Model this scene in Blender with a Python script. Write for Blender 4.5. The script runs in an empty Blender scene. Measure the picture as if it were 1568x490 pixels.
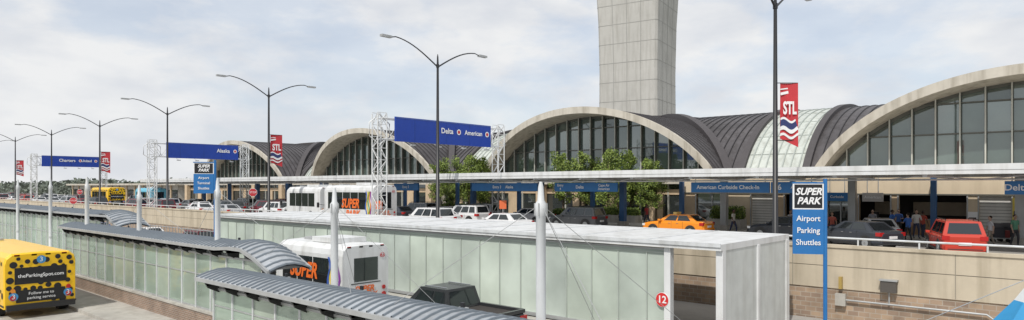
import bpy, math, random
from mathutils import Vector, Matrix, noise
R=math.radians
random.seed(7)
scn=bpy.context.scene
col=scn.collection
EYE=3.4
def G(u):
    q=(u-784)/1013.0
    return (.75*q-.661)/(.75+.661*q)
def XU(u,Y): return G(u)*Y

# ---------------- materials ----------------
MATS={}
def M(name,c,rough=.6,metal=0.,var=.08,scale=1.5,bump=0.,bscale=25.,spec=.5,detail=4,stretch=None,dirt=0.):
    if name in MATS: return MATS[name]
    m=bpy.data.materials.new(name); m.use_nodes=True
    nt=m.node_tree; N=nt.nodes; L=nt.links
    b=N['Principled BSDF']
    b.inputs['Roughness'].default_value=rough
    b.inputs['Metallic'].default_value=metal
    b.inputs['Specular IOR Level'].default_value=spec
    tc=N.new('ShaderNodeTexCoord')
    mp=N.new('ShaderNodeMapping')
    if stretch: mp.inputs['Scale'].default_value=stretch
    L.new(tc.outputs['Object'],mp.inputs['Vector'])
    n=N.new('ShaderNodeTexNoise'); n.inputs['Scale'].default_value=scale; n.inputs['Detail'].default_value=detail
    n.inputs['Roughness'].default_value=.65
    L.new(mp.outputs[0],n.inputs['Vector'])
    r=N.new('ShaderNodeValToRGB')
    r.color_ramp.elements[0].position=.3; r.color_ramp.elements[1].position=.7
    r.color_ramp.elements[0].color=(*[max(0,x*(1-var)) for x in c],1)
    r.color_ramp.elements[1].color=(*[min(1,x*(1+var)) for x in c],1)
    L.new(n.outputs['Fac'],r.inputs['Fac'])
    out=r.outputs['Color']
    if dirt>0:
        n3=N.new('ShaderNodeTexNoise'); n3.inputs['Scale'].default_value=.9; n3.inputs['Detail'].default_value=8
        mp3=N.new('ShaderNodeMapping'); mp3.inputs['Scale'].default_value=(2.5,2.5,.25)
        L.new(tc.outputs['Object'],mp3.inputs['Vector']); L.new(mp3.outputs[0],n3.inputs['Vector'])
        r3=N.new('ShaderNodeValToRGB'); r3.color_ramp.elements[0].position=.45; r3.color_ramp.elements[1].position=.75
        r3.color_ramp.elements[0].color=(1,1,1,1); r3.color_ramp.elements[1].color=(1-dirt,1-dirt*1.05,1-dirt*1.15,1)
        L.new(n3.outputs['Fac'],r3.inputs['Fac'])
        mx=N.new('ShaderNodeMixRGB'); mx.blend_type='MULTIPLY'; mx.inputs[0].default_value=1
        L.new(out,mx.inputs[1]); L.new(r3.outputs[0],mx.inputs[2]); out=mx.outputs[0]
    L.new(out,b.inputs['Base Color'])
    if bump>0:
        n2=N.new('ShaderNodeTexNoise'); n2.inputs['Scale'].default_value=bscale; n2.inputs['Detail'].default_value=6
        L.new(tc.outputs['Object'],n2.inputs['Vector'])
        bp=N.new('ShaderNodeBump'); bp.inputs['Strength'].default_value=bump; bp.inputs['Distance'].default_value=.03
        L.new(n2.outputs['Fac'],bp.inputs['Height']); L.new(bp.outputs[0],b.inputs['Normal'])
    MATS[name]=m
    return m
def brick_mat(name,c1,c2,mortar,scale,bw,bh):
    m=bpy.data.materials.new(name); m.use_nodes=True
    nt=m.node_tree; N=nt.nodes; L=nt.links; b=N['Principled BSDF']; b.inputs['Roughness'].default_value=.9
    tc=N.new('ShaderNodeTexCoord'); s=N.new('ShaderNodeSeparateXYZ'); cb=N.new('ShaderNodeCombineXYZ')
    L.new(tc.outputs['Object'],s.inputs[0]); L.new(s.outputs['X'],cb.inputs['X']); L.new(s.outputs['Z'],cb.inputs['Y'])
    t=N.new('ShaderNodeTexBrick'); t.inputs['Color1'].default_value=(*c1,1); t.inputs['Color2'].default_value=(*c2,1); t.inputs['Mortar'].default_value=(*mortar,1)
    t.inputs['Scale'].default_value=scale; t.inputs['Brick Width'].default_value=bw; t.inputs['Row Height'].default_value=bh; t.inputs['Mortar Size'].default_value=.015
    L.new(cb.outputs[0],t.inputs['Vector'])
    n=N.new('ShaderNodeTexNoise'); n.inputs['Scale'].default_value=1.3; L.new(tc.outputs['Object'],n.inputs['Vector'])
    mx=N.new('ShaderNodeMixRGB'); mx.blend_type='OVERLAY'; mx.inputs[0].default_value=.5
    L.new(t.outputs['Color'],mx.inputs[1]); L.new(n.outputs['Fac'],mx.inputs[2])
    L.new(mx.outputs[0],b.inputs['Base Color'])
    return m
def glass_mat(name,tint,gloss=.3,trans=0.,rough=.03,gcol=(.85,.9,.9)):
    if name in MATS: return MATS[name]
    m=bpy.data.materials.new(name); m.use_nodes=True
    nt=m.node_tree; N=nt.nodes; L=nt.links
    for x in list(N): N.remove(x)
    o=N.new('ShaderNodeOutputMaterial'); d=N.new('ShaderNodeBsdfDiffuse')
    tc=N.new('ShaderNodeTexCoord'); n=N.new('ShaderNodeTexNoise'); n.inputs['Scale'].default_value=.35; n.inputs['Detail'].default_value=5
    L.new(tc.outputs['Object'],n.inputs['Vector'])
    r=N.new('ShaderNodeValToRGB'); r.color_ramp.elements[0].position=.35; r.color_ramp.elements[1].position=.68
    r.color_ramp.elements[0].color=(*[x*.75 for x in tint],1); r.color_ramp.elements[1].color=(*[min(1,x*1.16) for x in tint],1)
    L.new(n.outputs['Fac'],r.inputs['Fac']); L.new(r.outputs[0],d.inputs['Color'])
    g=N.new('ShaderNodeBsdfGlossy'); g.inputs['Roughness'].default_value=rough; g.inputs['Color'].default_value=(*gcol,1)
    mx=N.new('ShaderNodeMixShader')
    fr=N.new('ShaderNodeLayerWeight'); fr.inputs['Blend'].default_value=.35
    ma=N.new('ShaderNodeMath'); ma.operation='MULTIPLY_ADD'; ma.inputs[1].default_value=.5; ma.inputs[2].default_value=gloss; ma.use_clamp=True
    L.new(fr.outputs['Fresnel'],ma.inputs[0]); L.new(ma.outputs[0],mx.inputs[0])
    base=d.outputs[0]
    if trans>0:
        t=N.new('ShaderNodeBsdfTransparent'); t.inputs['Color'].default_value=(.9,.97,.93,1)
        m2=N.new('ShaderNodeMixShader'); m2.inputs[0].default_value=trans
        L.new(d.outputs[0],m2.inputs[1]); L.new(t.outputs[0],m2.inputs[2]); base=m2.outputs[0]
    L.new(base,mx.inputs[1]); L.new(g.outputs[0],mx.inputs[2]); L.new(mx.outputs[0],o.inputs[0])
    MATS[name]=m; return m

white=M('white_paint',(.68,.69,.69),.4,var=.05,dirt=.25)
whitem=M('white_metal',(.60,.62,.63),.45,var=.06,dirt=.28)
black=M('black_metal',(.018,.018,.02),.4)
rubber=M('rubber',(.02,.02,.02),.85)
carglass=glass_mat('car_glass',(.012,.015,.018),.07)
chrome=M('chrome',(.6,.6,.6),.2,1)
redl=M('red_lens',(.45,.02,.02),.2)
amber=M('amber_lens',(.7,.25,.03),.2)
headl=M('head_lens',(.7,.72,.72),.1)
concrete=M('concrete_paving',(.36,.345,.32),.85,var=.16,scale=.5,bump=.2,dirt=0)
concrete2=M('concrete_light',(.42,.40,.36),.85,var=.16,scale=.8,bump=.15,dirt=.22)
asphalt=M('asphalt',(.26,.255,.245),.9,var=.24,scale=.5,bump=.3)
tar=M('tar_joint',(.09,.085,.08),.9)
beige=M('beige_concrete',(.53,.46,.35),.8,var=.08,scale=.7,dirt=.28,bump=.1)
beige2=M('beige_stucco',(.66,.55,.40),.8,var=.06,scale=.7,dirt=.12)
tan=M('tan_panel',(.56,.43,.29),.7,var=.1,dirt=.12)
blue=M('sign_blue',(.010,.050,.34),.35,var=.06)
blue2=M('sign_blue_light',(.02,.15,.40),.4,var=.08)
bluecol=M('column_blue',(.04,.12,.28),.45)
txtw=M('text_white',(.8,.8,.8),.5,var=.01)
txtk=M('text_black',(.01,.01,.012),.5)
roofm=M('dark_metal_roof',(.092,.085,.088),.5,metal=.2,var=.35,scale=.3,spec=.4,dirt=.35)
roofs=M('roof_seam',(.040,.037,.040),.5,metal=.2)
rib=M('roof_rib',(.065,.058,.06),.6)
patina=M('patina_roof',(.50,.53,.49),.5,var=.12,scale=.5,dirt=.3)
patseam=M('patina_seam',(.35,.38,.355),.5)
rimm=M('rim_concrete',(.53,.49,.42),.75,var=.1,scale=.5,dirt=.38)
ag=[glass_mat('arch_glass_a',(.075,.105,.092),.15),glass_mat('arch_glass_b',(.11,.15,.13),.18),glass_mat('arch_glass_c',(.05,.07,.062),.12),glass_mat('arch_glass_d',(.09,.125,.11),.21)]  # random pane tones paint uneven reflections into the glass colour
mull=M('mullion',(.12,.12,.105),.5)
mulw=M('mullion_light',(.50,.50,.45),.5)
fr_=[glass_mat('frosted_a',(.52,.585,.52),.06,rough=.2),glass_mat('frosted_b',(.56,.63,.55),.08,rough=.2),glass_mat('frosted_c',(.49,.55,.50),.06,rough=.2)]
clearg=glass_mat('clear_glass',(.50,.60,.50),.06,.5)
clearg2=glass_mat('clear_glass_b',(.55,.63,.52),.08,.4)
darkg=glass_mat('dark_glass',(.035,.04,.04),.14)
cmetal=M('canopy_metal',(.38,.405,.43),.55,metal=.15,var=.2,scale=.7,dirt=.22)
cmetal2=M('canopy_seam',(.22,.25,.28),.5,metal=.3)
greym=M('grey_metal',(.42,.43,.43),.5,metal=.3,dirt=.15)
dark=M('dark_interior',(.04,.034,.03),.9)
rollg=M('roller_door',(.6,.59,.56),.6,dirt=.2)
bark=M('bark',(.10,.075,.05),.9)
trim=M('trim',(.03,.03,.03),.6)
brickw=brick_mat('split_face_block',(.40,.29,.20),(.27,.195,.145),(.38,.33,.27),1.0,.42,.2)
brickd=brick_mat('brick_low',(.28,.17,.115),(.21,.13,.09),(.3,.27,.23),1.0,.24,.08)

class MB:
    def __init__(s): s.v=[];s.f=[];s.m=[];s.sm=[];s.mats=[]
    def mi(s,mat):
        if mat not in s.mats: s.mats.append(mat)
        return s.mats.index(mat)
    def add(s,vs,fs,mat,smooth=False):
        o=len(s.v); s.v+= [tuple(a) for a in vs]; k=s.mi(mat)
        for f in fs: s.f.append(tuple(i+o for i in f)); s.m.append(k); s.sm.append(smooth)
    def box(s,x0,x1,y0,y1,z0,z1,mat):
        s.add([(x0,y0,z0),(x1,y0,z0),(x1,y1,z0),(x0,y1,z0),(x0,y0,z1),(x1,y0,z1),(x1,y1,z1),(x0,y1,z1)],
          [(0,3,2,1),(4,5,6,7),(0,1,5,4),(1,2,6,5),(2,3,7,6),(3,0,4,7)],mat)
    def quad(s,a,b,c,d,mat): s.add([a,b,c,d],[(0,1,2,3)],mat)
    def tube(s,pts,rs,mat,n=8,smooth=True):
        pts=[Vector(p) for p in pts]
        if not isinstance(rs,(list,tuple)): rs=[rs]*len(pts)
        vs=[];fs=[]
        for i,p in enumerate(pts):
            d=(pts[min(i+1,len(pts)-1)]-pts[max(i-1,0)])
            if d.length<1e-6: d=Vector((0,0,1))
            d.normalize()
            a=d.cross(Vector((0,0,1)) if abs(d.z)<.9 else Vector((1,0,0))).normalized(); b=d.cross(a)
            for k in range(n):
                t=2*math.pi*(k+.5)/n; vs.append(p+(a*math.cos(t)+b*math.sin(t))*rs[i])
        for i in range(len(pts)-1):
            for k in range(n):
                k2=(k+1)%n; fs.append((i*n+k,i*n+k2,(i+1)*n+k2,(i+1)*n+k))
        s.add(vs,fs,mat,smooth)
        s.add([vs[k] for k in range(n)],[tuple(range(n))],mat)
        s.add([vs[(len(pts)-1)*n+k] for k in range(n)],[tuple(range(n))],mat)
    def ball(s,c,r,mat,n=8):
        rx,ry,rz=r if isinstance(r,(tuple,list)) else (r,r,r)
        vs=[];fs=[]
        for i in range(n+1):
            ph=math.pi*i/n
            for k in range(n*2):
                t=math.pi*k/n
                vs.append((c[0]+rx*math.sin(ph)*math.cos(t),c[1]+ry*math.sin(ph)*math.sin(t),c[2]+rz*math.cos(ph)))
        w=2*n
        for i in range(n):
            for k in range(w):
                fs.append((i*w+k,i*w+(k+1)%w,(i+1)*w+(k+1)%w,(i+1)*w+k))
        s.add(vs,fs,mat,True)
    def obj(s,name,loc=(0,0,0),rz=0,bevel=0,parent=None):
        me=bpy.data.meshes.new(name); me.from_pydata(s.v,[],s.f)
        for m in s.mats: me.materials.append(m)
        me.polygons.foreach_set('material_index',s.m); me.polygons.foreach_set('use_smooth',s.sm)
        me.update()
        o=bpy.data.objects.new(name,me); col.objects.link(o)
        o.location=loc; o.rotation_euler=(0,0,rz)
        if bevel:
            b=o.modifiers.new('bevel','BEVEL'); b.width=bevel; b.segments=2; b.limit_method='ANGLE'; b.angle_limit=R(35)
        if parent: par(o,parent)
        return o
def mbasis(p): return Matrix.LocRotScale(p.location,p.rotation_euler,p.scale)
def par(o,p):
    o.parent=p; o.matrix_parent_inverse=mbasis(p).inverted()
def text(s,loc,size,rz,mat,parent,align='CENTER',name='lettering',bold=0.0,sx=1):
    c=bpy.data.curves.new(name,'FONT'); c.body=s; c.size=size; c.align_x=align; c.align_y='CENTER'; c.offset=bold*size; c.extrude=.002
    c.materials.append(mat); c.resolution_u=3
    o=bpy.data.objects.new(name,c); col.objects.link(o); o.location=loc; o.rotation_euler=(R(90),0,rz); o.scale=(sx,1,1)
    par(o,parent); return o

# ---------------- ground ----------------
g=MB(); g.quad((-3000,-1500,-2.3),(1500,-1500,-2.3),(1500,3500,-2.3),(-3000,3500,-2.3),M('grass_ground',(.10,.12,.055),.95,var=.3,scale=.02)); g.obj('ground')
g=MB(); g.quad((-420,-30,-2.27),(60,-30,-2.27),(60,30,-2.27),(-420,30,-2.27),concrete); g.obj('lower_pavement')
g=MB(); g.quad((-420,2.6,-2.2),(40,2.6,-2.2),(40,9.3,-2.2),(-420,9.3,-2.2),concrete2)
g.quad((-420,15.2,-2.2),(40,15.2,-2.2),(40,20,-2.2),(-420,20,-2.2),asphalt)
g.obj('lower_road')
g=MB()
for x in range(-200,20,5):
    g.box(x,x+.05,2.7,9.2,-2.199,-2.196,tar); g.box(x,x+.05,15.3,19.9,-2.199,-2.196,tar)
g.box(-300,20,5.9,5.95,-2.1985,-2.1955,tar); g.box(-300,20,17.5,17.55,-2.1985,-2.1955,tar)
g.box(-300,20,2.85,2.97,-2.199,-2.195,txtw)
g.box(-300,20,19.6,19.72,-2.199,-2.195,txtw)
rr=random.Random(8)
stain=M('oil_stain',(.19,.18,.165),.8)
for _ in range(70):
    x=rr.uniform(-60,-4); y=rr.choice([rr.uniform(3.5,8.8),rr.uniform(15.8,19.3)]); r0=rr.uniform(.1,.4)
    g.add([(x+r0*2*rr.uniform(.7,1.2)*math.cos(t*.7),y+r0*rr.uniform(.7,1.1)*math.sin(t*.7),-2.194) for t in range(9)],[tuple(range(9))],stain)
g.obj('road_marking')
g=MB(); g.box(-300,20,9.3,15.2,-2.26,-2.05,concrete2); g.box(-300,20,20,21.3,-2.26,-2.05,concrete2); g.box(-300,20,-2,2.6,-2.26,-2.05,concrete2)
g.obj('pavement')
g=MB(); g.box(-420,70,30.3,140,-2.35,-.03,beige); g.obj('upper_deck')
g=MB(); g.quad((-420,30.4,0),(70,30.4,0),(70,47,0),(-420,47,0),M('upper_asphalt',(.34,.33,.31),.9,var=.15,scale=.4)); g.obj('upper_road')
g=MB(); g.box(-420,70,47,139,-.02,.14,concrete2); g.obj('kerb_sidewalk')
g=MB()
for yy in (34.5,38.2,42.2):
    x=-200
    while x<30: g.box(x,x+3,yy,yy+.12,.001,.005,txtw); x+=9
g.obj('lane_marking')
g=MB(); x0,x1,y=-300,40,30
g.box(x0,x1,y,y+.3,-.92,.0,beige); g.box(x0,x1,y+.02,y+.28,0,.03,M('joint',(.2,.18,.15))); g.box(x0,x1,y,y+.3,.03,.80,beige)
g.box(x0,x1,y-.06,y+.36,.80,.92,beige)
x=x0+2
while x<x1:
    g.box(x,x+.03,y-.004,y+.01,-.9,.79,M('joint2',(.28,.25,.2))); x+=6
g.box(x0,x1,y+.05,y+.29,-2.3,-.92,brickw)
g.obj('retaining_wall')
g=MB()
g.tube([(-300,30.15,1.2),(40,30.15,1.2)],.045,whitem)
x=-300
while x<40: g.tube([(x,30.15,.9),(x,30.15,1.2)],.035,whitem,6); x+=2.2
g.obj('metal_railing')
g=MB(); fm=M('fence_grey',(.33,.34,.34),.5)
for z in (-1.0,-.1): g.tube([(-130,23,z),(-47,23,z)],.035,fm,5)
x=-130
while x<-47: g.box(x-.02,x+.02,22.98,23.02,-2.2,0,fm); x+=.6
g.box(-130,-47,22.8,23.2,-2.26,-1.6,concrete2)
g.obj('picket_fence')
g=MB()
x=-6.2
g.box(x-.28,x+.28,29.72,29.99,-.85,-.4,M('box_dark',(.09,.08,.07))); g.box(x-.32,x+.32,29.68,29.99,-.4,-.34,greym)
g.tube([(x,29.9,-.85),(x,29.9,-1.35)],.03,greym); g.tube([(x-1.6,29.9,-1.35),(x+3.2,29.9,-1.35),(x+3.4,29.9,-1.5),(x+8,29.9,-1.5)],.04,greym)
g.box(x-2.0,x-1.6,29.8,29.99,-1.6,-1.1,concrete2); g.box(x-1.86,x-1.74,29.8,29.99,-.9,-.4,M('box_amber',(.4,.28,.08)))
g.obj('electrical_box')

# ---------------- terminal ----------------
a=15.5; Hc=11.2; YC=72.5; TH=.55
def f(s): return Hc*math.sqrt(max(0,1-(s/a)**2))
def fi(s):
    ai=a-TH
    return (Hc-TH)*math.sqrt(max(0,1-(s/ai)**2))
def ov(s): return .5+2.8*(f(s)/Hc)**1.3
NS=48
SS=[a*math.sin(math.pi/2*(-1+2*i/NS)) for i in range(NS+1)]
def rot(k,s,r,z,cx):
    x,y={0:(s,-r),1:(r,s),2:(-s,r),3:(-r,-s)}[k]
    return (cx+x,YC+y,z)
def build_unit(cx,idx,root):
    g=MB(); rr=random.Random(idx)
    for k in range(4):
        end = (k==0 or k==2 or (k==1 and idx==0) or (k==3 and idx==3))
        vs=[];fs=[]
        for s in SS:
            vs.append(rot(k,s,abs(s),f(s),cx)); vs.append(rot(k,s,(a+ov(s)) if end else a,f(s)+(.0),cx))
        for i in range(NS): fs.append((2*i,2*i+1,2*i+3,2*i+2))
        g.add(vs,fs,roofm,True)
        r=1.0
        while r<(a+3.2 if end else a):
            vs=[];fs=[]
            for i in range(41):
                s=min(r,a)*math.sin(math.pi/2*(-1+2*i/40))
                if end and r>a+ov(s): continue
                z=f(s)
                n=Vector((s/(a*a),0,z/(Hc*Hc))); n.normalize()
                s2=s+n.x*.09; z2=z+n.z*.09
                vs+= [rot(k,s,r-.05,z,cx),rot(k,s2,r-.03,z2,cx),rot(k,s2,r+.03,z2,cx),rot(k,s,r+.05,z,cx)]
            m=len(vs)//4
            for i in range(m-1):
                for j in range(3): fs.append((4*i+j,4*i+j+1,4*i+5+j,4*i+4+j))
            g.add(vs,fs,roofs); r+=.75
        if end:
            vs=[];fs=[]
            for s in SS:
                si=s*(a-TH)/a
                z0=f(s)+.12; ro=a+ov(s)
                vs+= [rot(k,s,ro-.3,z0,cx),rot(k,s,ro+.05,z0,cx),rot(k,si,ro+.05,fi(si),cx),rot(k,si,a-.5,fi(si),cx)]
            for i in range(NS):
                for j in range(3): fs.append((4*i+j,4*i+j+1,4*i+5+j,4*i+4+j))
            g.add(vs,fs,rimm,False)
            rg=a-.35
            def W(z): return (a-TH)*math.sqrt(max(0,1-(z/(Hc-TH))**2))
            zl=[.1,4.9,7.2,9.4,99]
            s=-15.0
            while s<15:
                s1=s+1.5
                for q in range(4):
                    m=rr.choice(ag)
                    for h_ in range(3):
                        sa=s+.5*h_; sb=sa+.5
                        za,zb=[min(zl[q],fi(t)+.03) for t in (sa,sb)]; zc,zd=[min(zl[q+1],fi(t)+.03) for t in (sa,sb)]
                        if zc-za<.01 and zd-zb<.01: continue
                        g.add([rot(k,sa,rg,za,cx),rot(k,sb,rg,zb,cx),rot(k,sb,rg,zd,cx),rot(k,sa,rg,zc,cx)],[(0,1,2,3)],m)
                s=s1
            def bx(s0,s1,r0,r1,z0,z1,m):
                p=[rot(k,x_,r_,z_,cx) for z_ in (z0,z1) for x_,r_ in ((s0,r0),(s1,r0),(s1,r1),(s0,r1))]
                g.add(p,[(0,3,2,1),(4,5,6,7),(0,1,5,4),(1,2,6,5),(2,3,7,6),(3,0,4,7)],m)
            s=-13.5
            while s<=13.6:
                bx(s-.06,s+.06,rg+.01,rg+.36,.1,fi(s),mull); bx(s-.045,s+.045,rg+.361,rg+.39,.1,fi(s),mulw)
                s+=1.5
            for zz in (4.9,7.2,9.4):
                w=W(zz)-.1
                bx(-w,w,rg+.01,rg+.2,zz-.05,zz+.05,mull)
            vs=[];fs=[]
            for s in SS:
                si=s*(a-TH)/a; so_=s*(a-TH-.22)/a
                vs+= [rot(k,si,rg+.05,fi(si),cx),rot(k,so_,rg+.05,max(0,fi(si)-.22),cx)]
            for i in range(NS): fs.append((2*i,2*i+1,2*i+3,2*i+2))
            g.add(vs,fs,mull)
    for sx in (-1,1):
        for sy in (-1,1):
            vs=[];fs=[]
            q=Vector((sx,-sy,0)).normalized()*.38
            for i in range(25):
                t=a*math.sin(math.pi/2*i/24); z=f(t)
                c=Vector((cx+sx*t,YC+sy*t,0))
                hh=.75
                for o,zz in ((-1,z-.1),(-1,z+hh),(1,z+hh),(1,z-.1)):
                    p=c+q*o; vs.append((p.x,p.y,zz))
            for i in range(24):
                for j in range(3): fs.append((4*i+j,4*i+j+1,4*i+5+j,4*i+4+j))
            g.add(vs,fs,rib)
    return g.obj('vault_roof',parent=root)
root=bpy.data.objects.new('terminal_building',None); col.objects.link(root)
CX=[-2.8,-39.4,-76,-112.6]
for i,c in enumerate(CX): build_unit(c,i,root)
def gap(cx,root):
    g=MB(); h=2.8
    vs=[];fs=[]
    for s in SS: vs+= [(cx-h,YC+s,f(s)+.02),(cx+h,YC+s,f(s)+.02)]
    for i in range(NS): fs.append((2*i,2*i+1,2*i+3,2*i+2))
    g.add(vs,fs,patina,True)
    x=-h
    while x<=h+.01:
        w=.05 if abs(x)<h-.01 else .3
        hh=.1 if abs(x)<h-.01 else .35
        vs=[];fs=[]
        for s in SS:
            n=Vector((0,s/(a*a),f(s)/(Hc*Hc))).normalized()
            vs+= [(cx+x-w,YC+s,f(s)),(cx+x-w,YC+s+n.y*hh,f(s)+n.z*hh),(cx+x+w,YC+s+n.y*hh,f(s)+n.z*hh),(cx+x+w,YC+s,f(s))]
        for i in range(NS):
            for j in range(3): fs.append((4*i+j,4*i+j+1,4*i+5+j,4*i+4+j))
        g.add(vs,fs,patseam if w<.2 else rib); x+=.7
    for i in range(1,16):
        ang=math.pi*i/16; s=a*math.cos(ang); z=Hc*math.sin(ang)
        g.box(cx-h,cx+h,YC+s-.05,YC+s+.05,z-.02,z+.06,patseam)
    g.obj('skylight_roof',parent=root)
for c in ((CX[0]+CX[1])/2,(CX[1]+CX[2])/2,(CX[2]+CX[3])/2): gap(c,root)
g=MB()
x=-135
while x<-26:
    g.box(x,x+2.9,56.35,56.45,.14,3.6,darkg); g.box(x+2.9,x+3.0,56.2,56.5,.14,3.6,mulw)
    if int(x)%9==0: g.box(x-.5,x+.5,55.5,56.2,.14,3.6,tan); g.box(x+4.0,x+5.4,56.1,56.3,.14,2.6,tan)
    x+=3
g.box(-136,-25,55.6,57.2,3.6,4.3,rimm)
g.box(-136,-25,56.25,56.33,2.6,3.1,tan)
ops=[(-24.2,-21.6,'glass'),(-19.7,-17.8,'door'),(-17.2,-15.4,'open'),(-14.2,-12.6,'glass'),(-12.2,-10.3,'open'),(-9.8,-6.05,'open'),(-5.4,-3.8,'door'),(-3.2,-1.2,'open'),(0,3,'door'),(4,7,'open')]
ZT=2.8; px=-25.5
for x0,x1,t in ops:
    g.box(px,x0,50,50.3,.14,ZT,tan if t!='door' else beige2)
    if t=='door':
        z=.14
        while z<ZT-.05: g.box(x0,x1,50.15,50.2,z,z+.17,rollg); g.box(x0,x1,50.17,50.22,z+.17,z+.2,mull); z+=.2
    elif t=='glass':
        g.box(x0,x1,50.15,50.2,.14,ZT,darkg); g.box((x0+x1)/2-.04,(x0+x1)/2+.04,50.08,50.14,.14,ZT,greym)
    else:
        g.box(x0+.2,x1-.2,51.2,51.8,.14,1.15,M('counter',(.45,.28,.15),.5)); g.box(x0+.1,x1-.1,51.1,51.9,1.15,1.2,greym)
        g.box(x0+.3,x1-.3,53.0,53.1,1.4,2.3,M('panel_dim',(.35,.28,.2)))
        g.box(x0+.5,x0+.9,51.3,51.5,1.2,1.6,trim)
    g.box(x0-.08,x0,49.94,50.02,.14,ZT,greym); g.box(x1,x1+.08,49.94,50.02,.14,ZT,greym)
    px=x1
g.box(px,12,50,50.3,.14,ZT,tan)
g.box(-25.5,12,49.97,50.33,ZT,4.1,beige2)
g.box(-25.5,12,49.90,49.96,ZT+.02,ZT+.10,mull)
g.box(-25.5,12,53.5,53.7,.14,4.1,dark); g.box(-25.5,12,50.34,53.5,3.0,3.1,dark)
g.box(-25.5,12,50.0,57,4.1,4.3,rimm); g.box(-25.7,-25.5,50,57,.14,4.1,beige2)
g.obj('ground_floor_facade',parent=root)
# entrance canopy
g=MB(); CE=-113
g.box(CE,14,39.6,48.4,4.1,4.46,whitem); g.box(CE,14,39.45,39.6,4.0,4.5,white)
g.box(CE,14,48.4,48.5,3.95,4.5,white)
g.box(CE,14,39.43,39.45,4.2,4.22,greym)
x=CE+2
while x<14:
    g.box(x-.1,x+.1,39.7,48.3,3.86,4.1,whitem); x+=4.35
g.tube([(CE,41.5,3.75),(14,41.5,3.75)],.05,whitem,6)
x=CE+2
while x<14: g.tube([(x,39.9,3.95),(x+2.2,41.5,3.75),(x+4.35,39.9,3.95)],.03,whitem,5); x+=4.35
x=-3.2
while x>CE:
    g.box(x-.22,x+.22,46.9,47.34,.0,4.1,greym if x>-26 else bluecol); g.box(x-.35,x+.35,46.8,47.45,.0,.5,concrete2)
    if x>-100: g.box(x+4.2-.16,x+4.2+.16,49.1,49.4,.14,4.1,bluecol)
    x-=8.7
g.obj('entrance_canopy')
def hang(u0,u1,txts,Y=41.9,z0=2.98,z1=3.66,m=blue2):
    x0,x1=XU(u0,Y),XU(u1,Y); g=MB(); g.box(x0,x1,Y,Y+.15,z0,z1,m)
    for xx in (x0+.3,x1-.3): g.tube([(xx,Y+.07,z1),(xx,Y+.07,4.1)],.03,greym,6)
    o=g.obj('hanging_sign',bevel=.01)
    for frac,t,sz in txts:
        text(t,(x0+(x1-x0)*frac,Y-.012,(z0+z1)/2),sz,0,txtw,o,bold=.015)
hang(1058,1178,[(.48,'American Curbside Check-In',.36)])
hang(1180,1250,[(.2,'6',.5),(.65,'American',.28)])
hang(849,945,[(.1,'Entry\n4',.28),(.42,'Delta',.34),(.8,'Cape Air\nAmerican',.27)])
hang(722,822,[(.5,'Entry 3     Alaska',.34)])
hang(603,640,[(.5,'Entry 2',.34)]); hang(1538,1600,[(.3,'Delta',.45)])
hang(1263,1300,[(.5,'Curbside',.24)],Y=49.6,z0=2.35,z1=2.95)
hang(1320,1352,[(.5,'American',.26)],Y=49.6,z0=2.35,z1=2.95,m=M('sign_grey',(.5,.48,.46)))
g=MB()
for u,w_,h_,m in ((1489,.5,.7,txtw),(1558,.5,1.6,M('poster_yellow',(.7,.55,.1))),(1302,.35,.7,M('poster_orange',(.7,.3,.05)))):
    X=XU(u,49.8); g.box(X-w_/2,X+w_/2,49.82,49.89,1.1,1.1+h_,m); g.box(X-w_/2+.06,X+w_/2-.06,49.81,49.82,1.1+h_*.35,1.1+h_*.5,txtk)
g.obj('notice_board')

# ---------------- control tower ----------------
g=MB()
tw=Vector((-57,96.3,0))
tconc=M('tower_concrete',(.48,.47,.44),.8,var=.10,scale=.15,dirt=.18)
tjoint=M('tower_joint',(.33,.325,.305),.8)
def sec(h,z):
    c=h*.93
    return [(h,-c,z),(h,c,z),(c,h,z),(-c,h,z),(-h,c,z),(-h,-c,z),(-c,-h,z),(c,-h,z)]
levels=[(0,5.15),(12,4.95),(22,4.9),(30,5.05),(36,5.35),(41,7.0),(46,7.4),(46.2,6.4),(48.5,7.2),(50,7.0),(50.4,3)]
def hw(z):
    for i in range(len(levels)-1):
        z0,h0=levels[i];z1,h1=levels[i+1]
        if z0<=z<=z1: return h0+(h1-h0)*(z-z0)/(z1-z0)
vs=[]
for z,h in levels: vs+=sec(h,z)
for i in range(len(levels)-1):
    m=tconc if not (46.1<levels[i][0]<48) else darkg
    g.add(vs[i*8:i*8+16],[(k,(k+1)%8,8+(k+1)%8,8+k) for k in range(8)],m)
g.add(vs[-8:],[tuple(range(8))],tconc)
z=1.5
while z<35:
    s1=sec(hw(z)+.02,z); s2=sec(hw(z)+.02,z+.09)
    g.add(s1+s2,[(k,(k+1)%8,8+(k+1)%8,8+k) for k in range(8)],tjoint); z+=3.1
for k in (0,2,4,6):
    for fr in (.25,.5,.75):
        vv=[]
        for z in (0,12,22,30,36):
            s_=sec(hw(z)+.025,z); A=Vector(s_[k]);B=Vector(s_[(k+1)%8]); d=(B-A).normalized()*.05; p=A.lerp(B,fr)
            vv+=[p-d,p+d]
        g.add(vv,[(2*i,2*i+1,2*i+3,2*i+2) for i in range(4)],tjoint)
g.obj('control_tower',loc=tw,rz=R(10))

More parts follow.
